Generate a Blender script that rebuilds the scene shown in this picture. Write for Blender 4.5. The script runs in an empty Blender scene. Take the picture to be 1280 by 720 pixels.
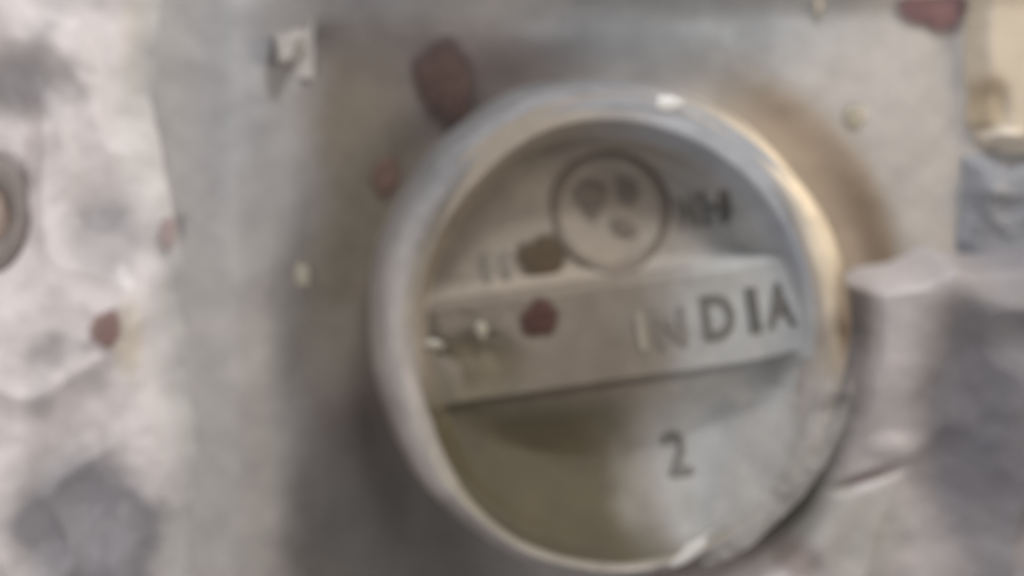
import bpy, bmesh, math
import numpy as np
from mathutils import Vector

# 1 unit = 1 cm.  Plan coordinates: P(px, py) is a point on the tray, 100 plan steps per cm.
scene = bpy.context.scene
scene.unit_settings.scale_length = 0.01

# ------------------------------------------------------------------ camera, world, lights
CAM = Vector((-3.0, 2.4, 20.0))
cam_d = bpy.data.cameras.new("camera")
cam = bpy.data.objects.new("camera", cam_d)
scene.collection.objects.link(cam)
cam.location = CAM
cam_d.sensor_width = 36.0
cam_d.lens = 36.0 * CAM.z / 12.8
cam_d.shift_x = -CAM.x / 12.8          # a shift lens: looks straight down, frame centred on the cap side
cam_d.shift_y = -CAM.y / 12.8
cam_d.clip_start = 0.1
cam_d.clip_end = 200
cam_d.dof.use_dof = True
cam_d.dof.focus_distance = 16.0
cam_d.dof.aperture_fstop = 0.085
scene.camera = cam

world = bpy.data.worlds.new("World")
scene.world = world
world.use_nodes = True
bg = world.node_tree.nodes["Background"]
bg.inputs[0].default_value = (0.95, 0.96, 1.0, 1)
bg.inputs[1].default_value = 0.30


def area(name, loc, target, size, power, col, size_y=None):
    d = bpy.data.lights.new(name, 'AREA')
    d.energy = power
    d.color = col
    d.size = size
    if size_y:
        d.shape = 'RECTANGLE'
        d.size_y = size_y
    o = bpy.data.objects.new(name, d)
    scene.collection.objects.link(o)
    o.location = loc
    o.rotation_euler = (Vector(target) - Vector(loc)).to_track_quat('-Z', 'Y').to_euler()
    return o


area("window_light", (2.5, 18, 10), (1, 0, 0), 5, 3500, (0.97, 0.98, 1.0), 4)
area("warm_lamp", (15, 4.0, 8), (2, 0, 0), 4.0, 1000, (1.0, 0.86, 0.68))
area("left_light", (-15, -2, 14), (-4, 0, 0), 7, 1300, (1.0, 0.95, 0.93))

scene.view_settings.view_transform = 'Standard'
scene.view_settings.look = 'None'
scene.view_settings.exposure = 0.0
scene.view_settings.gamma = 1.0
scene.view_settings.use_curve_mapping = False


# ------------------------------------------------------------------ helpers
def P(px, py):
    return ((px - 640) / 100.0, (360 - py) / 100.0)


def at_height(px, py, z):
    """plan point (cm) of something measured at px, py in the photograph and standing z above the tray"""
    x, y = P(px, py)
    k = (CAM.z - z) / CAM.z
    return CAM.x + (x - CAM.x) * k, CAM.y + (y - CAM.y) * k


def sst(a, b, x):
    t = np.clip((x - a) / (b - a), 0, 1)
    return t * t * (3 - 2 * t)


def hash2(ix, iy, s):
    v = np.sin(ix * 127.1 + iy * 311.7 + s * 74.7) * 43758.5453
    return v - np.floor(v)


def vnoise(x, y, s=0.0):
    ix, iy = np.floor(x), np.floor(y)
    fx, fy = x - ix, y - iy
    ux, uy = fx ** 3 * (fx * (fx * 6 - 15) + 10), fy ** 3 * (fy * (fy * 6 - 15) + 10)
    a, b = hash2(ix, iy, s), hash2(ix + 1, iy, s)
    c, d = hash2(ix, iy + 1, s), hash2(ix + 1, iy + 1, s)
    return (a + (b - a) * ux) * (1 - uy) + (c + (d - c) * ux) * uy


def fbm(x, y, s=0.0, o=4):
    r, a, t = 0, 1.0, 0
    for k in range(o):
        r = r + a * vnoise(x * 2 ** k + 13.7 * k, y * 2 ** k - 7.1 * k, s + k)
        t += a
        a *= 0.5
    return r / t


def crumple(x, y, s=0.0, o=3):
    """creased film: ridged noise with turned axes per octave"""
    r, a, t = 0, 1.0, 0
    wx = x + 0.7 * (vnoise(x * 0.8, y * 0.8, s + 31) - .5)
    wy = y + 0.7 * (vnoise(x * 0.8, y * 0.8, s + 57) - .5)
    for k in range(o):
        c, n = math.cos(0.9 * k + s), math.sin(0.9 * k + s)
        X, Y = (c * wx - n * wy) * 1.9 ** k, (n * wx + c * wy) * 1.9 ** k
        r = r + a * (1 - np.abs(2 * vnoise(X, Y, s + 5 * k) - 1))
        t += a
        a *= 0.5
    return r / t


def blob(px, py, cx, cy, rx, ry, rot=0, soft=0.5):
    """1 inside an ellipse fading to 0 at its edge (plan coordinates)"""
    c, s = math.cos(rot), math.sin(rot)
    dx, dy = px - cx, py - cy
    u, v = (c * dx + s * dy) / rx, (-s * dx + c * dy) / ry
    return 1 - sst(1 - soft, 1 + soft, np.sqrt(u * u + v * v))


def poly_sdf(px, py, poly):
    """signed distance to a polygon, positive inside"""
    d = np.full(px.shape, 1e9)
    inside = np.zeros(px.shape, bool)
    n = len(poly)
    for i in range(n):
        ax, ay = poly[i]
        bx, by = poly[(i + 1) % n]
        ex, ey = bx - ax, by - ay
        t = np.clip(((px - ax) * ex + (py - ay) * ey) / (ex * ex + ey * ey), 0, 1)
        d = np.minimum(d, np.hypot(px - ax - t * ex, py - ay - t * ey))
        if ay != by:
            c = ((ay > py) != (by > py)) & (px < ex * (py - ay) / (by - ay) + ax)
            inside ^= c
    return np.where(inside, d, -d)


def lin(c):
    c = np.asarray(c, float) / 255.0
    return np.where(c <= 0.04045, c / 12.92, ((c + 0.055) / 1.055) ** 2.4)


def mix(a, b, t):
    return a + (b - a) * t[..., None]


def tag(o, label=None, cat=None, group=None, kind=None):
    if label: o['label'] = label
    if cat: o['category'] = cat
    if group: o['group'] = group
    if kind: o['kind'] = kind
    return o


def empty(name, loc, label, cat, group=None):
    o = bpy.data.objects.new(name, None)
    o.empty_display_size = 0.3
    o.location = loc
    scene.collection.objects.link(o)
    return tag(o, label, cat, group)


def mesh_obj(name, verts, faces, mat, parent=None, cols=None, smooth=True, loc=None):
    me = bpy.data.meshes.new(name)
    me.from_pydata([tuple(v) for v in verts], [], [tuple(f) for f in faces])
    me.update()
    if smooth:
        me.polygons.foreach_set("use_smooth", [True] * len(me.polygons))
    if cols is not None:
        at = me.color_attributes.new("Col", 'FLOAT_COLOR', 'POINT')
        c = np.ones((len(verts), 4))
        c[:, :3] = cols
        at.data.foreach_set("color", c.ravel())
    me.materials.append(mat)
    o = bpy.data.objects.new(name, me)
    scene.collection.objects.link(o)
    if loc is not None:
        o.location = loc
    if parent:
        o.parent = parent
    return o


def material(name, color=None, rough=0.5, metal=0.0, bump=0.03, nscale=6.0, var=0.12, spec=0.5,
             coat=0.0, alpha=None, trans=0.0, nfine=40.0):
    """procedural: base colour (or stain attribute) broken up by two noises, noise in roughness and bump"""
    m = bpy.data.materials.new(name)
    m.use_nodes = True
    nt = m.node_tree
    N, L = nt.nodes, nt.links
    b = N["Principled BSDF"]
    tc = N.new("ShaderNodeTexCoord")
    n1 = N.new("ShaderNodeTexNoise"); n1.inputs["Scale"].default_value = nscale; n1.inputs["Detail"].default_value = 6
    n2 = N.new("ShaderNodeTexNoise"); n2.inputs["Scale"].default_value = nfine; n2.inputs["Detail"].default_value = 4
    for n in (n1, n2):
        L.new(tc.outputs["Object"], n.inputs["Vector"])
    mr = N.new("ShaderNodeMapRange")
    mr.inputs["From Min"].default_value = 0.3; mr.inputs["From Max"].default_value = 0.7
    mr.inputs["To Min"].default_value = 1 - var; mr.inputs["To Max"].default_value = 1 + var
    L.new(n1.outputs["Fac"], mr.inputs["Value"])
    vm = N.new("ShaderNodeVectorMath"); vm.operation = 'SCALE'
    if color is None:
        a = N.new("ShaderNodeAttribute"); a.attribute_name = "Col"
        L.new(a.outputs["Color"], vm.inputs[0])
    else:
        rgb = N.new("ShaderNodeRGB"); rgb.outputs[0].default_value = (*lin(color), 1)
        L.new(rgb.outputs[0], vm.inputs[0])
    L.new(mr.outputs[0], vm.inputs["Scale"])
    L.new(vm.outputs[0], b.inputs["Base Color"])
    rr = N.new("ShaderNodeMapRange")
    rr.inputs["To Min"].default_value = max(0.02, rough - 0.12); rr.inputs["To Max"].default_value = min(1, rough + 0.12)
    L.new(n2.outputs["Fac"], rr.inputs["Value"]); L.new(rr.outputs[0], b.inputs["Roughness"])
    b.inputs["Metallic"].default_value = metal
    b.inputs["Specular IOR Level"].default_value = spec
    b.inputs["Coat Weight"].default_value = coat
    b.inputs["Coat Roughness"].default_value = 0.2
    b.inputs["Transmission Weight"].default_value = trans
    if alpha is not None:
        am = N.new("ShaderNodeMapRange")
        am.inputs["From Min"].default_value = 0.3; am.inputs["From Max"].default_value = 0.7
        am.inputs["To Min"].default_value = alpha[0]; am.inputs["To Max"].default_value = alpha[1]
        L.new(n1.outputs["Fac"], am.inputs["Value"])
        ea = N.new("ShaderNodeAttribute"); ea.attribute_name = "Col"     # the film thins out towards its torn edge
        em_ = N.new("ShaderNodeMath"); em_.operation = 'MULTIPLY'
        L.new(am.outputs[0], em_.inputs[0]); L.new(ea.outputs["Fac"], em_.inputs[1])
        L.new(em_.outputs[0], b.inputs["Alpha"])
    bp = N.new("ShaderNodeBump"); bp.inputs["Strength"].default_value = 0.6; bp.inputs["Distance"].default_value = bump
    add = N.new("ShaderNodeMath"); add.operation = 'ADD'
    L.new(n1.outputs["Fac"], add.inputs[0]); L.new(n2.outputs["Fac"], add.inputs[1])
    L.new(add.outputs[0], bp.inputs["Height"]); L.new(bp.outputs[0], b.inputs["Normal"])
    return m


def grid(x0, x1, y0, y1, step):
    """plan-coordinate grid"""
    nx, ny = int((x1 - x0) / step) + 1, int((y1 - y0) / step) + 1
    gx, gy = np.meshgrid(np.linspace(x0, x1, nx), np.linspace(y0, y1, ny))
    return gx, gy


def sheet(name, gx, gy, z, cols, mat, mask=None, parent=None, thick=0.0, off=(0, 0)):
    ny, nx = gx.shape
    idx = np.arange(nx * ny).reshape(ny, nx)
    q = np.stack([idx[:-1, :-1], idx[1:, :-1], idx[1:, 1:], idx[:-1, 1:]], -1).reshape(-1, 4)
    if mask is not None:
        mk = mask.ravel()
        q = q[mk[q].all(1)]
    used = np.unique(q)
    remap = np.full(nx * ny, -1)
    remap[used] = np.arange(len(used))
    v = np.stack([(gx - 640) / 100 + off[0], (360 - gy) / 100 + off[1], z], -1).reshape(-1, 3)[used]
    c = np.broadcast_to(cols, gx.shape + (3,)).reshape(-1, 3)[used]
    o = mesh_obj(name, v, remap[q], mat, parent, c)
    if thick:
        s = o.modifiers.new("thickness", 'SOLIDIFY'); s.thickness = thick; s.offset = -1
    return o


# ------------------------------------------------------------------ materials
M_tray = material("stained_cast_metal", None, rough=0.46, metal=0.25, bump=0.05, nscale=1.6, var=0.05)
M_film = material("cloudy_plastic_film", None, rough=0.42, metal=0.0, bump=0.04, nscale=2.2, var=0.05, coat=0.15)
M_clear = material("clear_film", (182, 178, 173), rough=0.22, bump=0.05, nscale=1.4, var=0.04, alpha=(0.40, 0.80), coat=0.3)
M_face = material("cap_face_paint", None, rough=0.42, bump=0.05, nscale=2.0, var=0.06)
M_rim = material("cap_rim_metal", None, rough=0.5, metal=0.15, bump=0.05, nscale=2.5, var=0.08, coat=0.1)
M_ink = [material("worn_ink_%s" % n, c, rough=0.5, bump=0.01, var=0.15) for n, c in
         (("faint", (150, 143, 130)), ("pale", (120, 115, 107)), ("grey", (100, 97, 93)), ("dark", (92, 91, 88)))]
M_olive = material("olive_grime", (78, 64, 46), alpha=(0.85, 1.0), rough=0.6, bump=0.02, var=0.15)
M_red = material("dried_red_drop", (74, 46, 39), alpha=(0.85, 1.0), rough=0.45, bump=0.02, var=0.2)
M_brown = material("dried_brown_drop", (68, 49, 42), alpha=(0.85, 1.0), rough=0.45, bump=0.02, var=0.2)
M_rust = material("pale_rust_drop", (92, 70, 60), alpha=(0.85, 1.0), rough=0.5, bump=0.02, var=0.15)
M_plum = material("plum_drop", (104, 74, 76), alpha=(0.85, 1.0), rough=0.45, bump=0.02, var=0.12)
M_soft = material("soft_red_drop", (122, 94, 88), alpha=(0.85, 1.0), rough=0.5, bump=0.02, var=0.15)
M_blush = material("blush_drop", (156, 136, 132), alpha=(0.85, 1.0), rough=0.5, bump=0.02, var=0.1)
M_highlight = material("pale_highlight", (158, 150, 134), alpha=(0.85, 1.0), rough=0.22, bump=0.01, var=0.05, coat=0.5)
M_glint = material("white_highlight", (214, 212, 206), alpha=(0.85, 1.0), rough=0.2, bump=0.01, var=0.04, coat=0.6)
M_groove = material("dark_groove", (110, 99, 88), rough=0.6, bump=0.02, var=0.1)


# ------------------------------------------------------------------ tray surface (the setting)
def tray_height(px, py):
    # recessed panel: rounded corner near (368, 18); raised rolled ridge along its left and top
    r = 60.0
    qx, qy = px - 362, py - (8 - (px - 370) * 0.03)
    ax, ay = np.maximum(r - qx, 0), np.maximum(r - qy, 0)
    d = np.where((ax > 0) | (ay > 0), r - np.hypot(ax, ay), np.minimum(qx, qy))   # distance into the panel
    d = np.where((qx > r) & (qy > r), np.minimum(qx, qy), d)
    z = 0.55 * (1 - sst(-80, 40, d))
    z = z - 0.25 * (1 - sst(150, 300, px)) * 0.6
    # upper right comes up gently
    z = z + 0.18 * sst(760, 1150, px) * (1 - sst(150, 500, py))
    # shallow recess that the cap sits in
    rr = np.hypot((px - 765), (py - 410) / 1.03)
    z = z - 0.12 * (1 - sst(305, 380, rr))
    z = z + 0.05 * (fbm(px / 160, py / 160, 3) - .5) + 0.012 * (fbm(px / 26, py / 26, 9) - .5)
    return z


gx, gy = grid(-400, 1700, -400, 1120, 5)
z = tray_height(gx, gy)
c_base = lin((169, 164, 160))
c_grime = lin((93, 84, 81))
c_olive = lin((116, 107, 90))
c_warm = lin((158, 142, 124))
col = np.broadcast_to(c_base, gx.shape + (3,)).copy()
n1 = fbm(gx / 120, gy / 120, 21) - .5
panel = sst(325, 420, gx + n1 * 50) * sst(-5, 55, gy + n1 * 30)
fade = 1 - sst(680, 900, gx + gy * 0.4 + n1 * 160)
col = mix(col, c_grime, panel * fade)
col = mix(col, c_olive, panel * fade * blob(gx, gy, 420, 270, 120, 190) * 0.7)
col = mix(col, lin((150, 150, 154)), (1 - sst(150, 420, gy)) * sst(200, 300, gx) * (1 - sst(480, 620, gx)) * (1 - panel) * 0.6)
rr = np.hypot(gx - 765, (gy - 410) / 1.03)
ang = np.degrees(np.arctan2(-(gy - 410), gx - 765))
cres = (1 - sst(345, 385, rr + n1 * 25)) * sst(-5, 12, ang) * (1 - sst(48, 80, ang))  # brown crescent: rusty stain with the cap's shadow put into the same colour
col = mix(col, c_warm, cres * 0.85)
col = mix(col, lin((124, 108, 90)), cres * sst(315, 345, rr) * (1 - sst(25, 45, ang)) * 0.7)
col = mix(col, lin((126, 131, 136)), blob(gx, gy, 850, 10, 190, 90) * 0.7)
low = panel * sst(480, 640, gy) * (1 - sst(560, 760, gx))  # shadow at the cap's lower left, put into the colour
col = mix(col, lin((94, 90, 85)), low * 0.85)
bl = fbm(gx / 45, gy / 45, 33) - .5
bl2 = fbm(gx / 14, gy / 14, 35, 3) - .5
col = col * (1 + 0.30 * bl + 0.16 * bl2)[..., None]
col = mix(col, lin((128, 120, 110)), blob(gx, gy, 420, 440, 70, 60) * 0.5)
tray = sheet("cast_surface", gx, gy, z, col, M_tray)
tag(tray, "grey stained cast metal surface with a rounded raised ridge beside a recessed panel", kind="structure")


def tz(px, py):
    return float(tray_height(np.array([float(px)]), np.array([float(py)]))[0])


# ------------------------------------------------------------------ round cap
CX, CY = 752.0, 402.0
CZ = tz(765, 411)
SY = 1.05
K = 0.975
cap = empty("round_cap", (*P(CX, CY), CZ),
            "large round pale metal cap with raised rim and embossed INDIA lettering", "cap")


cap.scale = (K, K, 1)
CXW, CYW = P(CX, CY)


def loc(px, py, z):
    """measured point at height z -> the cap's own x, y"""
    x, y = at_height(px, py, z)
    return (x - CXW) / K, (y - CYW) / K


def seen(X, Yr, z=0.55):
    """cap's own x, y -> measured px, py"""
    k = CAM.z / (CAM.z - z)
    x = CAM.x + (CXW + X * K - CAM.x) * k
    y = CAM.y + (CYW + Yr * K - CAM.y) * k
    return 640 + x * 100, 360 - y * 100


def band_v(X, Y):
    """across-band coordinate in cm (0 on the centre line), + is up"""
    a = math.radians(7.6)
    return -math.sin(a) * (X - 0.0) + math.cos(a) * (Y + 0.065)


ZF = 0.54      # band level


def cap_height(X, Y):
    """X, Y in cm from the cap's centre (unscaled circle)"""
    r = np.hypot(X, Y)
    v = band_v(X, Y)
    # rim roll
    z = np.full(X.shape, ZF)
    r2 = np.hypot(X + 0.12, Y + 0.05) + 0.10 # the upper pocket sits a little left of centre
    reff = r + 0.13 * np.clip((X + Y) / 1.4142 / (r + 1e-6), 0, 1) ** 2
    k = 0.18
    h = np.clip(0.5 + 0.5 * ((2.44 - r2) - (v - 0.60)) / k, 0, 1)
    up = (2.44 - r2) * (1 - h) + (v - 0.60) * h - k * h * (1 - h)
    dn = np.minimum(2.52 - r, -v - 0.60)
    z = z - 0.26 * sst(-0.02, 0.18, up) - 0.22 * sst(0.9, 2.2, Y) * sst(0, 0.15, up)
    z = z - 0.10 * sst(-0.02, 0.10, dn) - 0.14 * sst(0.10, 1.0, dn)
    # wall from face up to rim: steep at the top, a long shallow slope at the bottom
    an = np.degrees(np.arctan2(Y, X))
    b = sst(-170, -120, an) * (1 - sst(-50, -15, an))
    lf = sst(100, 140, np.abs(an)) * (1 - b)
    reff = reff + 0.10 * lf
    z = z + (0.34 + 0.12 * sst(0.9, 2.2, Y)) * (1 - b) * sst(2.32, 2.56, reff) + 0.36 * b * sst(1.75, 2.80, r)
    return z


def disc(name, r0, r1, nr, na, hf, colf, mat, parent, close=False):
    rs = np.linspace(r0, r1, nr)
    th = np.linspace(0, 2 * math.pi, na, endpoint=False)
    R, T = np.meshgrid(rs, th, indexing='ij')
    X, Y = R * np.cos(T), R * np.sin(T)
    Z = hf(X, Y)
    px, py = seen(X, Y * SY)
    C = colf(px, py, X, Y)
    v = np.stack([X, Y * SY, Z], -1).reshape(-1, 3)
    idx = np.arange(nr * na).reshape(nr, na)
    nx_ = np.roll(idx, -1, 1)
    f = np.stack([idx[:-1], idx[1:], nx_[1:], nx_[:-1]], -1).reshape(-1, 4)
    return mesh_obj(name, v, f, mat, parent, C.reshape(-1, 3))


def face_col(px, py, X, Y, band=False):
    n = fbm(px / 90, py / 90, 41) - .5
    n2 = fbm(px / 35, py / 35, 47) - .5
    pale = lin((168, 168, 167)); brown = lin((120, 109, 96)) if band else lin((150, 139, 126)); olive = lin((76, 67, 44))
    t = sst(740, 960, px + (py - 400) * 0.12 + n * 120)
    c = mix(np.broadcast_to(brown, px.shape + (3,)), pale, t)
    c = mix(c, olive, (1 - sst(735, 890, px + n * 110)) * sst(440, 540, py) * (0.25 if band else 0.95))
    c = mix(c, olive, blob(px, py, 600, 460, 60, 50) * 0.35)
    an = np.degrees(np.arctan2(Y, X))
    if not band:
        c = mix(c, lin((162, 165, 172)), sst(2.16, 2.34, np.hypot(X, Y)) * sst(2, 22, an) * (1 - sst(70, 110, an)) * 0.8)  # bluish light reflected on the inner wall, painted into the colour
    return c * (1 + 0.32 * n2[..., None] + 0.15 * (fbm(px / 12, py / 12, 49, 3) - .5)[..., None])


face = disc("face", 0.002, 2.78, 165, 260, cap_height, face_col, M_face, cap)

# rim: closed roll by lathe, slightly uneven
prof = [(2.40, 0.40), (2.42, 0.74), (2.48, 0.88), (2.57, 0.97), (2.67, 1.01), (2.77, 0.99), (2.85, 0.92),
        (2.91, 0.80), (2.95, 0.62), (2.97, 0.42), (2.99, 0.22), (3.00, 0.06), (3.00, -0.10)]
prof_r = np.interp(np.linspace(0, 1, 49), np.linspace(0, 1, len(prof)), [p[0] for p in prof])
prof_z = np.interp(np.linspace(0, 1, 49), np.linspace(0, 1, len(prof)), [p[1] for p in prof])
na = 300
th = np.linspace(0, 2 * math.pi, na, endpoint=False)
T, R = np.meshgrid(th, prof_r, indexing='ij')
Zp = np.broadcast_to(prof_z, T.shape)
wob = 0.022 * np.sin(3 * T + 1) + 0.014 * np.sin(7 * T) + 0.01 * np.sin(13 * T + 2)
degs = (np.degrees(T) + 180) % 360 - 180
bot = sst(-165, -115, degs) * (1 - sst(-50, -15, degs))
R = np.where(R < 2.84, 2.84 + (R - 2.84) * (1 - 0.62 * bot), R)
R = R + wob * sst(0.0, 0.6, R - 2.42)
Zp = Zp + 0.012 * np.sin(5 * T + .5) * (Zp > 0.5)
X, Y = R * np.cos(T), R * np.sin(T) * SY
deg = (np.degrees(T) + 180) % 360 - 180
rc = np.broadcast_to(lin((172, 164, 158)), T.shape + (3,))
rc = mix(rc, lin((232, 214, 186)), blob(deg, deg * 0, 36, 0, 36, 1) * sst(2.46, 2.62, R) * 0.95)  # warm light on the upper right rim, painted in
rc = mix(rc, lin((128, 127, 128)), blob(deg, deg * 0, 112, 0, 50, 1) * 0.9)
rc = mix(rc, lin((168, 172, 180)), blob(deg, deg * 0, 70, 0, 40, 1) * (1 - sst(2.60, 2.75, R)) * 0.8)  # bluish highlight on the inner lip, put into the colour
rc = mix(rc, lin((112, 96, 78)), blob(deg, R * 100, 6, 286, 10, 18) * 0.8 + blob(deg, R * 100, -4, 266, 8, 22) * 0.5)  # dark shadow notch on the right rim, painted brown
rc = mix(rc, lin((128, 120, 98)), bot * (1 - sst(2.66, 2.84, R)) * 0.9)
rc = mix(rc, lin((150, 140, 126)), (1 - sst(2.44, 2.72, R)) * blob(degs, degs * 0, 175, 0, 60, 1) * 0.8)
rc = rc * (1 + 0.45 * (fbm(T * 5, R * 5, 77) - .5) + 0.25 * (fbm(T * 20, R * 9, 79) - .5))[..., None]
idx = np.arange(na * 49).reshape(na, 49)
nx_ = np.roll(idx, -1, 0)
f = np.stack([idx[:, :-1], idx[:, 1:], nx_[:, 1:], nx_[:, :-1]], -1).reshape(-1, 4)
rim = mesh_obj("rim", np.stack([X, Y, Zp], -1).reshape(-1, 3), f, M_rim, cap, rc.reshape(-1, 3))


def face_z(px, py):
    X, Y = loc(px, py, 0.4)
    return float(cap_height(np.array([X]), np.array([Y / SY]))[0])


# band plate across the face
a = math.radians(7.6)
u = np.linspace(-2.42, 2.62, 155); v = np.linspace(-0.66, 0.66, 60)
U, V = np.meshgrid(u, v)
BX = U * math.cos(a) - V * math.sin(a)
BY = U * math.sin(a) + V * math.cos(a) - 0.065 / math.cos(a)
rb = np.hypot(BX, BY)
edge = np.minimum(0.60 - np.abs(V) + 0.05 * sst(1.4, 2.5, U) * np.sign(V), (2.40 + 0.2 * (U > 0)) - rb)
BZ = ZF + 0.15 * sst(-0.06, 0.05, edge) * (0.25 + 0.75 * sst(-2.4, -1.75, U)) - 0.25 * (1 - sst(-0.3, -0.04, edge)) - 0.02
# dented, peeled patch at the band's left end
pxb, pyb = seen(BX, BY * SY, 0.65)
dent = blob(pxb, pyb, 592, 468, 52, 40, -0.2)
BZ = BZ - 0.12 * dent + 0.07 * (crumple(pxb / 45, pyb / 45, 2.2) - .5) * (1 - sst(620, 680, pxb))
BC = face_col(pxb, pyb, BX, BY, True)
BC = mix(BC, lin((112, 102, 80)), dent * 0.6)
ny, nx = U.shape
idx = np.arange(nx * ny).reshape(ny, nx)
q = np.stack([idx[:-1, :-1], idx[:-1, 1:], idx[1:, 1:], idx[1:, :-1]], -1).reshape(-1, 4)
ok = (rb < 2.46 + 0.2 * (U > 0)).ravel()
q = q[ok[q].all(1)]
used = np.unique(q); rm = np.full(nx * ny, -1); rm[used] = np.arange(len(used))
band = mesh_obj("raised_band", np.stack([BX, BY * SY, BZ], -1).reshape(-1, 3)[used], rm[q], M_face, cap, BC.reshape(-1, 3)[used])


# lettering: flat curve text turned to mesh, one object per character
def glyph(ch, name, px, py, w, h, rot, mat, parent, z, depth=0.02, bold=0.0):
    cu = bpy.data.curves.new(name, 'FONT')
    cu.body = ch
    cu.extrude = depth
    cu.offset = bold
    cu.align_x = 'CENTER'
    tmp = bpy.data.objects.new(name, cu)
    scene.collection.objects.link(tmp)
    dg = bpy.context.evaluated_depsgraph_get()
    me = bpy.data.meshes.new_from_object(tmp.evaluated_get(dg))
    bpy.data.objects.remove(tmp)
    bpy.data.curves.remove(cu)
    co = np.array([vv.co[:] for vv in me.vertices])
    lo, hi = co.min(0), co.max(0)
    co[:, :2] = (co[:, :2] - (lo + hi)[:2] / 2) / (hi - lo)[:2] * np.array([w / 100, h / 100])
    cr, sr = math.cos(rot), math.sin(rot)
    xy = co[:, :2] @ np.array([[cr, sr], [-sr, cr]])
    co[:, 0], co[:, 1] = xy[:, 0] + loc(px, py, z)[0], xy[:, 1] + loc(px, py, z)[1]
    if parent is face:      # laid onto the curved face
        co[:, 2] += cap_height(co[:, 0], co[:, 1] / SY) + 0.015
    else:
        co[:, 2] += z
    for vv, c in zip(me.vertices, co):
        vv.co = c
    me.materials.clear(); me.materials.append(mat)
    me.name = name
    o = bpy.data.objects.new(name, me)
    scene.collection.objects.link(o)
    o.parent = parent
    return o


zb = ZF + 0.135
A = math.radians(7)
A = math.radians(8.5)
for ch, px, py, w, h, mi in (("I", 804, 416, 8, 48, 0), ("N", 842, 411, 36, 50, 1), ("D", 901, 397, 40, 56, 2),
                             ("I", 945, 389, 14, 57, 3), ("A", 978, 382, 36, 56, 2)):
    glyph(ch, "letter", px, py, w, h, A, M_ink[mi], band, zb, 0.02, 0.03)
for ch, px, py, w, h, mi, nm in (("N", 861, 266, 22, 40, 1, "letter"), ("H", 893, 260, 27, 44, 2, "letter"),
                                 ("1", 610, 336, 9, 36, 1, "digit"), ("1", 633, 333, 9, 36, 1, "digit"),
                                 ("2", 849, 568, 29, 54, 2, "digit")):
    glyph(ch, nm, px, py, w, h, A, M_ink[mi], face, face_z(px, py) + (0.05 if ch == "2" else 0.01), 0.02, 0.015)


# emblem: ring with a worn raised device inside
def torus_part(name, px, py, r, t, mat, parent, squash=0.4, seg=64, ring=10):
    zc = face_z(px, py)
    vs, fs = [], []
    for i in range(seg):
        A1 = 2 * math.pi * i / seg
        tt = t * (1 + 0.15 * math.sin(3 * A1) + 0.1 * math.sin(5 * A1 + 1))
        for j in range(ring):
            B = 2 * math.pi * j / ring
            rr_ = r + tt * math.cos(B)
            vs.append((rr_ * math.cos(A1) + loc(px, py, zc)[0], rr_ * math.sin(A1) * 1.02 + loc(px, py, zc)[1],
                       zc + tt * math.sin(B) * squash + 0.005))
            fs.append((i * ring + j, ((i + 1) % seg) * ring + j, ((i + 1) % seg) * ring + (j + 1) % ring, i * ring + (j + 1) % ring))
    va = np.array(vs)
    va[:, 2] += cap_height(va[:, 0], va[:, 1] / SY) - zc + 0.01
    return mesh_obj(name, va, fs, mat, parent)


ringo = torus_part("emblem_ring", 765, 265, 0.705, 0.055, M_groove, face, 0.5)


def pad(name, pts, zc, h, mat, parent=None, n_in=10, soft=False):
    """low rounded relief from an outline (cm, local)"""
    pts = np.array(pts, float)
    c = pts.mean(0)
    vs, fs, cc = [], [], []
    m = len(pts)
    for k in range(n_in + 1):
        t = k / n_in
        s = 1 - t
        zz = h * (1 - s ** 2.6)
        for (x, y) in pts:
            f = min(1.0, t / 0.45)
            cc.append((f * f * (3 - 2 * f),) * 3)          # thin at the edge, full in the middle
            vs.append((c[0] + (x - c[0]) * s, c[1] + (y - c[1]) * s, zc + zz - 0.01 * (k == 0)))
    for k in range(n_in):
        for i in range(m):
            j = (i + 1) % m
            fs.append((k * m + i, k * m + j, (k + 1) * m + j, (k + 1) * m + i))
    return mesh_obj(name, vs, fs, mat, parent, np.array(cc) if soft else None)


def smooth_outline(raw, n=56):
    raw = np.array(raw, float)
    m = len(raw)
    out = []
    for i in range(m):
        p0, p1, p2, p3 = raw[i - 1], raw[i], raw[(i + 1) % m], raw[(i + 2) % m]
        for t in np.linspace(0, 1, max(2, n // m), endpoint=False):
            out.append(0.5 * ((2 * p1) + (-p0 + p2) * t + (2 * p0 - 5 * p1 + 4 * p2 - p3) * t * t + (-p0 + 3 * p1 - 3 * p2 + p3) * t ** 3))
    return out


M_worn = material("worn_relief", (116, 105, 96), rough=0.55, bump=0.05, nscale=4, var=0.25, alpha=(0.6, 0.95))
for raw in ([(716, 240), (732, 220), (758, 222), (770, 238), (762, 262), (744, 284), (732, 272), (724, 258)],
            [(776, 216), (796, 224), (806, 244), (796, 262), (780, 258), (772, 240)],
            [(764, 274), (784, 272), (806, 292), (790, 302), (768, 292)]):
    dev = pad("emblem_device", [loc(x, y, 0.3) for x, y in smooth_outline(raw)], 0.0, 0.04, M_worn, face, soft=True)
    for vv in dev.data.vertices:
        vv.co.z += float(cap_height(np.array([vv.co.x]), np.array([vv.co.y / SY]))[0]) + 0.01


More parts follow.
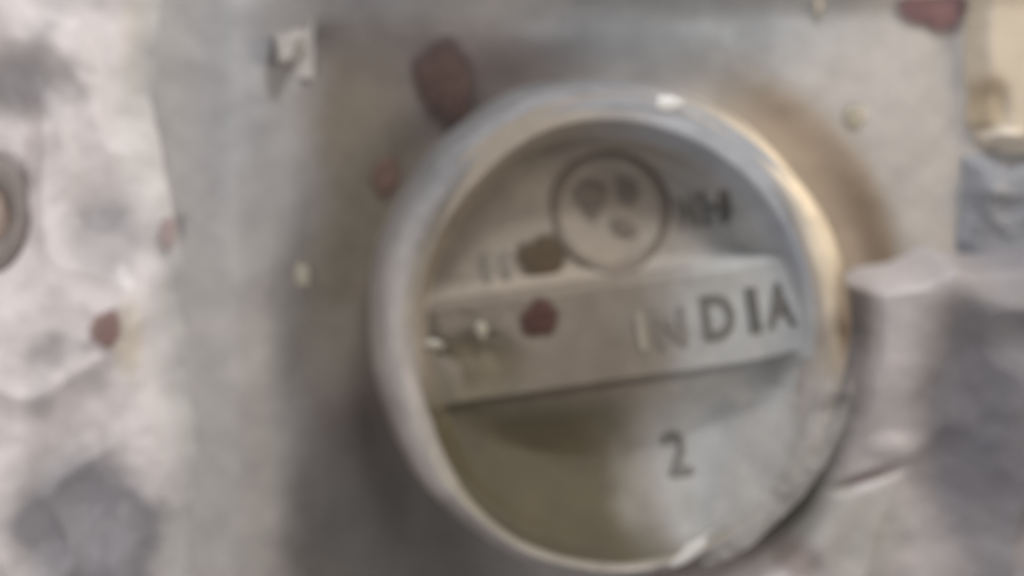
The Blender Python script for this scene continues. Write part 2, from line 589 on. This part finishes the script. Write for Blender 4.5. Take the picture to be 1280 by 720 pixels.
# ------------------------------------------------------------------ drops and stains (each its own thing)
def drop(name, px, py, rx, ry, rot, h, mat, label, cat, z, group=None, seed=0, highlight=None):
    pts = []
    rng = np.random.RandomState(seed)
    ph = rng.rand(4) * 6.28
    for i in range(48):
        t = 2 * math.pi * i / 48
        k = 1 + 0.08 * math.sin(2 * t + ph[0]) + 0.07 * math.sin(3 * t + ph[1]) + 0.05 * math.sin(5 * t + ph[2]) + 0.03 * math.sin(9 * t + ph[3])
        x, y = rx * 1.15 / 100 * k * math.cos(t), ry * 1.15 / 100 * k * math.sin(t)
        pts.append((x * math.cos(rot) - y * math.sin(rot), x * math.sin(rot) + y * math.cos(rot)))
    o = pad(name, pts, 0, h * 0.7, mat, soft=True)
    o.location = (*at_height(px, py, z), z)
    tag(o, label, cat, group)
    return o


drop("red_stain", 556, 100, 39, 56, 0.0, 0.06, M_brown, "largest dark red-brown drop on the recessed panel above the round cap", "stain", tz(556, 100), seed=1)
drop("red_stain", 478, 216, 23, 30, 0.1, 0.04, M_rust, "faint rust brown drop on the recessed panel left of the cap rim", "stain", tz(478, 216), seed=2)
drop("red_stain", 1165, 4, 45, 36, 0.1, 0.05, M_plum, "plum red drop at the top edge near the cream strip", "stain", tz(1165, 4), seed=3)
zc = CZ
drop("red_stain", 674, 398, 25, 24, 0, 0.05, M_red, "small round dark red drop on the cap's raised band", "stain", zc + ZF + 0.13, seed=4)
drop("olive_stain", 678, 322, 31, 32, 0.2, 0.03, M_olive, "dark olive spot on the cap touching the ringed emblem", "stain", zc + face_z(678, 322) + 0.005, seed=5)

# small highlights and glints painted as pale low pads
for px, py, rx, ry, zz, lab in (
        (376, 344, 13, 17, None, "pale painted highlight of a tiny bump on the edge of the recessed panel left of the cap"),
        (1068, 146, 16, 16, None, "pale painted highlight on the metal right of the cap's upper rim"),
        (1022, 6, 6, 16, None, "thin pale painted highlight at the top edge above the cap"),
        (835, 130, 18, 10, CZ + 1.0, "bright white painted glint on top of the cap rim"),
        (540, 431, 19, 6, CZ + 0.70, "flat painted glint at the left end of the cap's band"),
        (602, 412, 8, 12, CZ + 0.70, "round painted glint on the cap's band left of the red drop")):
    drop("painted_highlight", px, py, rx, ry, 0, 0.06, M_glint if px == 835 else M_highlight, lab, "speck", tz(px, py) if zz is None else zz, seed=int(px))

# folded pale tab at the recess corner
tab = sheet("folded_tab", *(lambda g: (g[0], g[1], 0.57 + 0.05 * crumple(g[0] / 22, g[1] / 22, 4.1) - 0.5 * (1 - sst(0, 9, poly_sdf(g[0], g[1], [(336, 42), (378, 34), (380, 52), (370, 84), (342, 88)]))), np.broadcast_to(lin((164, 158, 152)), g[0].shape + (3,)), M_film))(grid(325, 392, 24, 98, 3)),
            mask=None)
tag(tab, "small pale folded tab at the top left corner of the recessed panel", "tab")


# ------------------------------------------------------------------ crumpled film pieces
# left: crumpled pale wrapping
gx, gy = grid(-260, 300, -260, 980, 4)
sd = poly_sdf(gx, gy, [(-250, -250), (215, -250), (205, 0), (185, 120), (215, 230), (228, 330), (235, 440), (246, 560), (240, 700), (250, 970), (-250, 970)])
sd = sd + 16 * (fbm(gx / 60, gy / 60, 5) - .5)
z = tray_height(gx, gy) + 0.02 + 0.06 * sst(0, 30, sd) - 0.15 * (1 - sst(-14, 8, sd))
cr = crumple(gx / 170, gy / 170, 1.3, 2)
z = z + (0.62 * (cr - .4) + 0.06 * (fbm(gx / 40, gy / 40, 6.3) - .5)) * sst(0, 110, sd)
# long crease and hollows
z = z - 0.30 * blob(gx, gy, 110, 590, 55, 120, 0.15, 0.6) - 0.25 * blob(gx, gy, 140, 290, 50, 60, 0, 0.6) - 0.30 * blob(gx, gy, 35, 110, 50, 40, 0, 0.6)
z = z - 0.35 * blob(gx, gy, 15, 240, 62, 100, 0, 0.5) + 0.22 * sst(0, 110, sd)
fl_ = tray_height(gx, gy) + 0.05 * sst(0, 30, sd) - 0.15 * (1 - sst(-14, 8, sd))
z = fl_ + np.logaddexp(0, (z - fl_) * 14) / 14
col = np.broadcast_to(lin((212, 203, 200)), gx.shape + (3,))
nz = fbm(gx / 90, gy / 90, 60) - .5
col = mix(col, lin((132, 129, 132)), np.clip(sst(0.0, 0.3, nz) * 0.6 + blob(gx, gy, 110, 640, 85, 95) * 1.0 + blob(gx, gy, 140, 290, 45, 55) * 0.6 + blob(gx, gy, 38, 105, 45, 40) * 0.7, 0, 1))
col = mix(col, lin((205, 192, 170)), blob(gx, gy, 180, 60, 22, 110) * 0.5 + blob(gx, gy, 168, 410, 16, 45) * 0.6)
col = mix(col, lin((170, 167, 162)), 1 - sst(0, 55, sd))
col = mix(col, lin((214, 208, 203)), blob(gx, gy, 182, 190, 30, 60) * 0.7 + blob(gx, gy, 200, 250, 30, 30) * 0.5)
col = col * (1 + 0.35 * (fbm(gx / 38, gy / 38, 63) - .5) + 0.15 * (fbm(gx / 13, gy / 13, 65, 3) - .5))[..., None]
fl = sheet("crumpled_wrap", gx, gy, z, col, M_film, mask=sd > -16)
tag(fl, "crumpled pale pinkish plastic wrap along the left side of the metal", "plastic wrap")
zl = lambda px, py: float(np.interp(0, [0, 1], [z[np.abs(gy[:, 0] - py).argmin(), np.abs(gx[0] - px).argmin()], 0]))
drop("red_stain", 133, 411, 20, 25, 0, 0.04, M_soft, "small dark red drop on the crumpled pale wrap at left", "stain", zl(133, 411) + 0.08, seed=7)
drop("red_stain", 210, 289, 12, 20, 0, 0.03, M_blush, "tiny faint pink drop near the right edge of the pale wrap", "stain", zl(210, 289) + 0.08, seed=8)

# brown ring-shaped plug at the left edge
plug = empty("brown_plug", (*P(4, 262), zl(4, 262) - 0.02), "brown round plug with a paler orange centre at the left edge", "plug")
M_pb = material("brown_plastic", (128, 118, 112), rough=0.5, bump=0.03, var=0.12)
M_po = material("orange_plastic", (154, 136, 124), rough=0.4, bump=0.03, var=0.1)
vs, fs = [], []
for i in range(48):
    A1 = 2 * math.pi * i / 48
    for j in range(12):
        B = 2 * math.pi * j / 12
        rr_ = 0.30 + 0.12 * math.cos(B)
        vs.append((rr_ * math.cos(A1) * 1.0, rr_ * math.sin(A1) * 1.75, 0.14 * math.sin(B) + 0.08))
        fs.append((i * 12 + j, ((i + 1) % 48) * 12 + j, ((i + 1) % 48) * 12 + (j + 1) % 12, i * 12 + (j + 1) % 12))
mesh_obj("collar", vs, fs, M_pb, plug)
pad("centre", [(0.24 * math.cos(t), 0.45 * math.sin(t)) for t in np.linspace(0, 6.283, 40, endpoint=False)], 0.02, 0.14, M_po, plug)

# right: crumpled grey sheet leaning on the cap
gx, gy = grid(760, 1560, 260, 1020, 4)
sd = poly_sdf(gx, gy, [(1072, 368), (1092, 352), (1130, 344), (1172, 322), (1215, 330), (1300, 318), (1550, 330), (1550, 1010), (780, 1010), (790, 700), (900, 620), (980, 560),
                       (1020, 500), (1040, 470), (1060, 440), (1078, 410)])
sd = np.minimum(sd, np.hypot(gx - 765, (gy - 411) / 1.03) - 316)
sd = sd + 5 * (fbm(gx / 40, gy / 40, 15) - .5)
z = tray_height(gx, gy) + 0.50 * sst(-4, 16, sd) - 0.5 * (1 - sst(-12, 2, sd)) + 0.36 * (1 - sst(430, 640, gy - (gx - 1060) * 0.2))
z = z + (0.60 * (crumple(gx / 190, gy / 190, 8.1, 2) - .45) * (1 - 0.9 * blob(gx, gy, 1095, 410, 60, 90, 0, .6)) + 0.06 * (fbm(gx / 50, gy / 50, 3.3) - .5)) * sst(0, 50, sd)
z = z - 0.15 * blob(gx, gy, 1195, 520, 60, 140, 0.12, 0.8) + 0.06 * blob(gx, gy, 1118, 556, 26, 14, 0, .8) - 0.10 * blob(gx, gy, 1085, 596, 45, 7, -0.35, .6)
col = np.broadcast_to(lin((178, 171, 170)), gx.shape + (3,))
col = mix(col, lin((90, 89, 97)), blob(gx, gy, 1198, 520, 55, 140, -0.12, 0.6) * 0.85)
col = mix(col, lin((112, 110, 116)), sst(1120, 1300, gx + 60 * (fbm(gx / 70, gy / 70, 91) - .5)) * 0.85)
col = mix(col, lin((150, 150, 142)), blob(gx, gy, 1030, 650, 90, 60) * 0.6)
col = mix(col, lin((110, 88, 84)), blob(gx, gy, 995, 690, 26, 22) * 0.6 + blob(gx, gy, 1090, 592, 34, 7, -0.4) * 0.6)  # reddish spot, and the shade of a crease put into the colour
col = col * (1 + 0.30 * (fbm(gx / 50, gy / 50, 83) - .5) + 0.15 * (fbm(gx / 13, gy / 13, 85, 3) - .5))[..., None]
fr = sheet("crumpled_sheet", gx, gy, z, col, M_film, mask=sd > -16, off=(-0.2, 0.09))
tag(fr, "crumpled grey plastic sheet bunched against the lower right of the cap", "plastic sheet")

# clear film lying over the lower right of the cap
gx, gy = grid(780, 1110, 400, 780, 4)
sd = poly_sdf(gx, gy, [(890, 480), (950, 462), (1010, 450), (1066, 452), (1072, 500), (1054, 580), (1002, 664), (925, 726), (850, 722), (848, 670), (862, 620), (880, 560)])
sd = sd + 14 * (fbm(gx / 34, gy / 34, 25) - .5)
Xc, Yc = loc(gx, gy, 0.55)
Yc = Yc / SY
rc_ = np.hypot(Xc, Yc)
top = np.where(rc_ < 2.70, cap_height(Xc, Yc), 0.90 - 0.85 * sst(2.85, 3.05, rc_)) + CZ
z = top + 0.08 + 0.20 * crumple(gx / 62, gy / 62, 5.7) * sst(0, 25, sd)
fc = sheet("clear_film", gx, gy, z, (np.ones(3) * sst(-4, 60, sd)[..., None]), M_clear, mask=(sd > -4), off=(-0.11, 0.08))
tag(fc, "wrinkled clear film lying over the lower right of the round cap", "plastic film")

# glint on the lower rim, painted as a pale pad
for px, py, rx, ry, rot, lab in ((862, 690, 30, 9, 0.6, "bright slanting painted glint on the cap's lower rim"),):
    iy, ix = np.abs(gy[:, 0] - py).argmin(), np.abs(gx[0] - px).argmin()
    o = drop("painted_glint", px, py, rx, ry, rot, 0.05, M_glint if px == 862 else M_highlight, lab, "painted glint", z[iy, ix] + 0.01, seed=int(px))

# cream strip and grey block at the right edge
M_cream = material("cream_paint", (196, 182, 158), rough=0.4, bump=0.03, nscale=2.5, var=0.08, coat=0.2)
gx, gy = grid(1190, 1420, -260, 220, 4)
sd = poly_sdf(gx, gy, [(1214, -250), (1212, 80), (1216, 160), (1235, 182), (1400, 186), (1400, -250)]) + 5 * (fbm(gx / 30, gy / 30, 2) - .5)
z = tray_height(gx, gy) + 0.36 * sst(-4, 20, sd) - 0.4 * (1 - sst(-12, 2, sd)) + 0.12 * blob(gx, gy, 1245, 176, 40, 10) - 0.10 * blob(gx, gy, 1236, 140, 16, 30)
col = np.broadcast_to(lin((184, 172, 154)), gx.shape + (3,))
col = mix(col, lin((150, 132, 104)), blob(gx, gy, 1232, 130, 20, 36) * 0.7)
col = mix(col, lin((225, 215, 200)), blob(gx, gy, 1250, 176, 45, 12) * 0.9)  # bright highlight along the lower lip, painted into the colour
cs = sheet("cream_strip", gx, gy, z, col, M_film, mask=sd > -14, off=(-0.15, 0.02))
tag(cs, "cream painted strip with a highlight painted on its lower lip at the top right", "strip")
gx, gy = grid(1180, 1460, 160, 380, 4)
sd = poly_sdf(gx, gy, [(1214, 196), (1250, 188), (1450, 190), (1450, 372), (1225, 372), (1202, 300), (1206, 240)]) + 10 * (fbm(gx / 40, gy / 40, 12) - .5)
z = tray_height(gx, gy) + 0.22 * sst(-4, 30, sd) - 0.4 * (1 - sst(-12, 2, sd)) + 0.25 * (crumple(gx / 90, gy / 90, 7.7) - .5) * sst(0, 30, sd)
col = np.broadcast_to(lin((124, 126, 132)), gx.shape + (3,))
gb = sheet("grey_lump", gx, gy, z, col, M_film, mask=sd > -14, off=(-0.15, 0.02))
tag(gb, "dark blue-grey lump at the right edge under the cream strip", "lump")
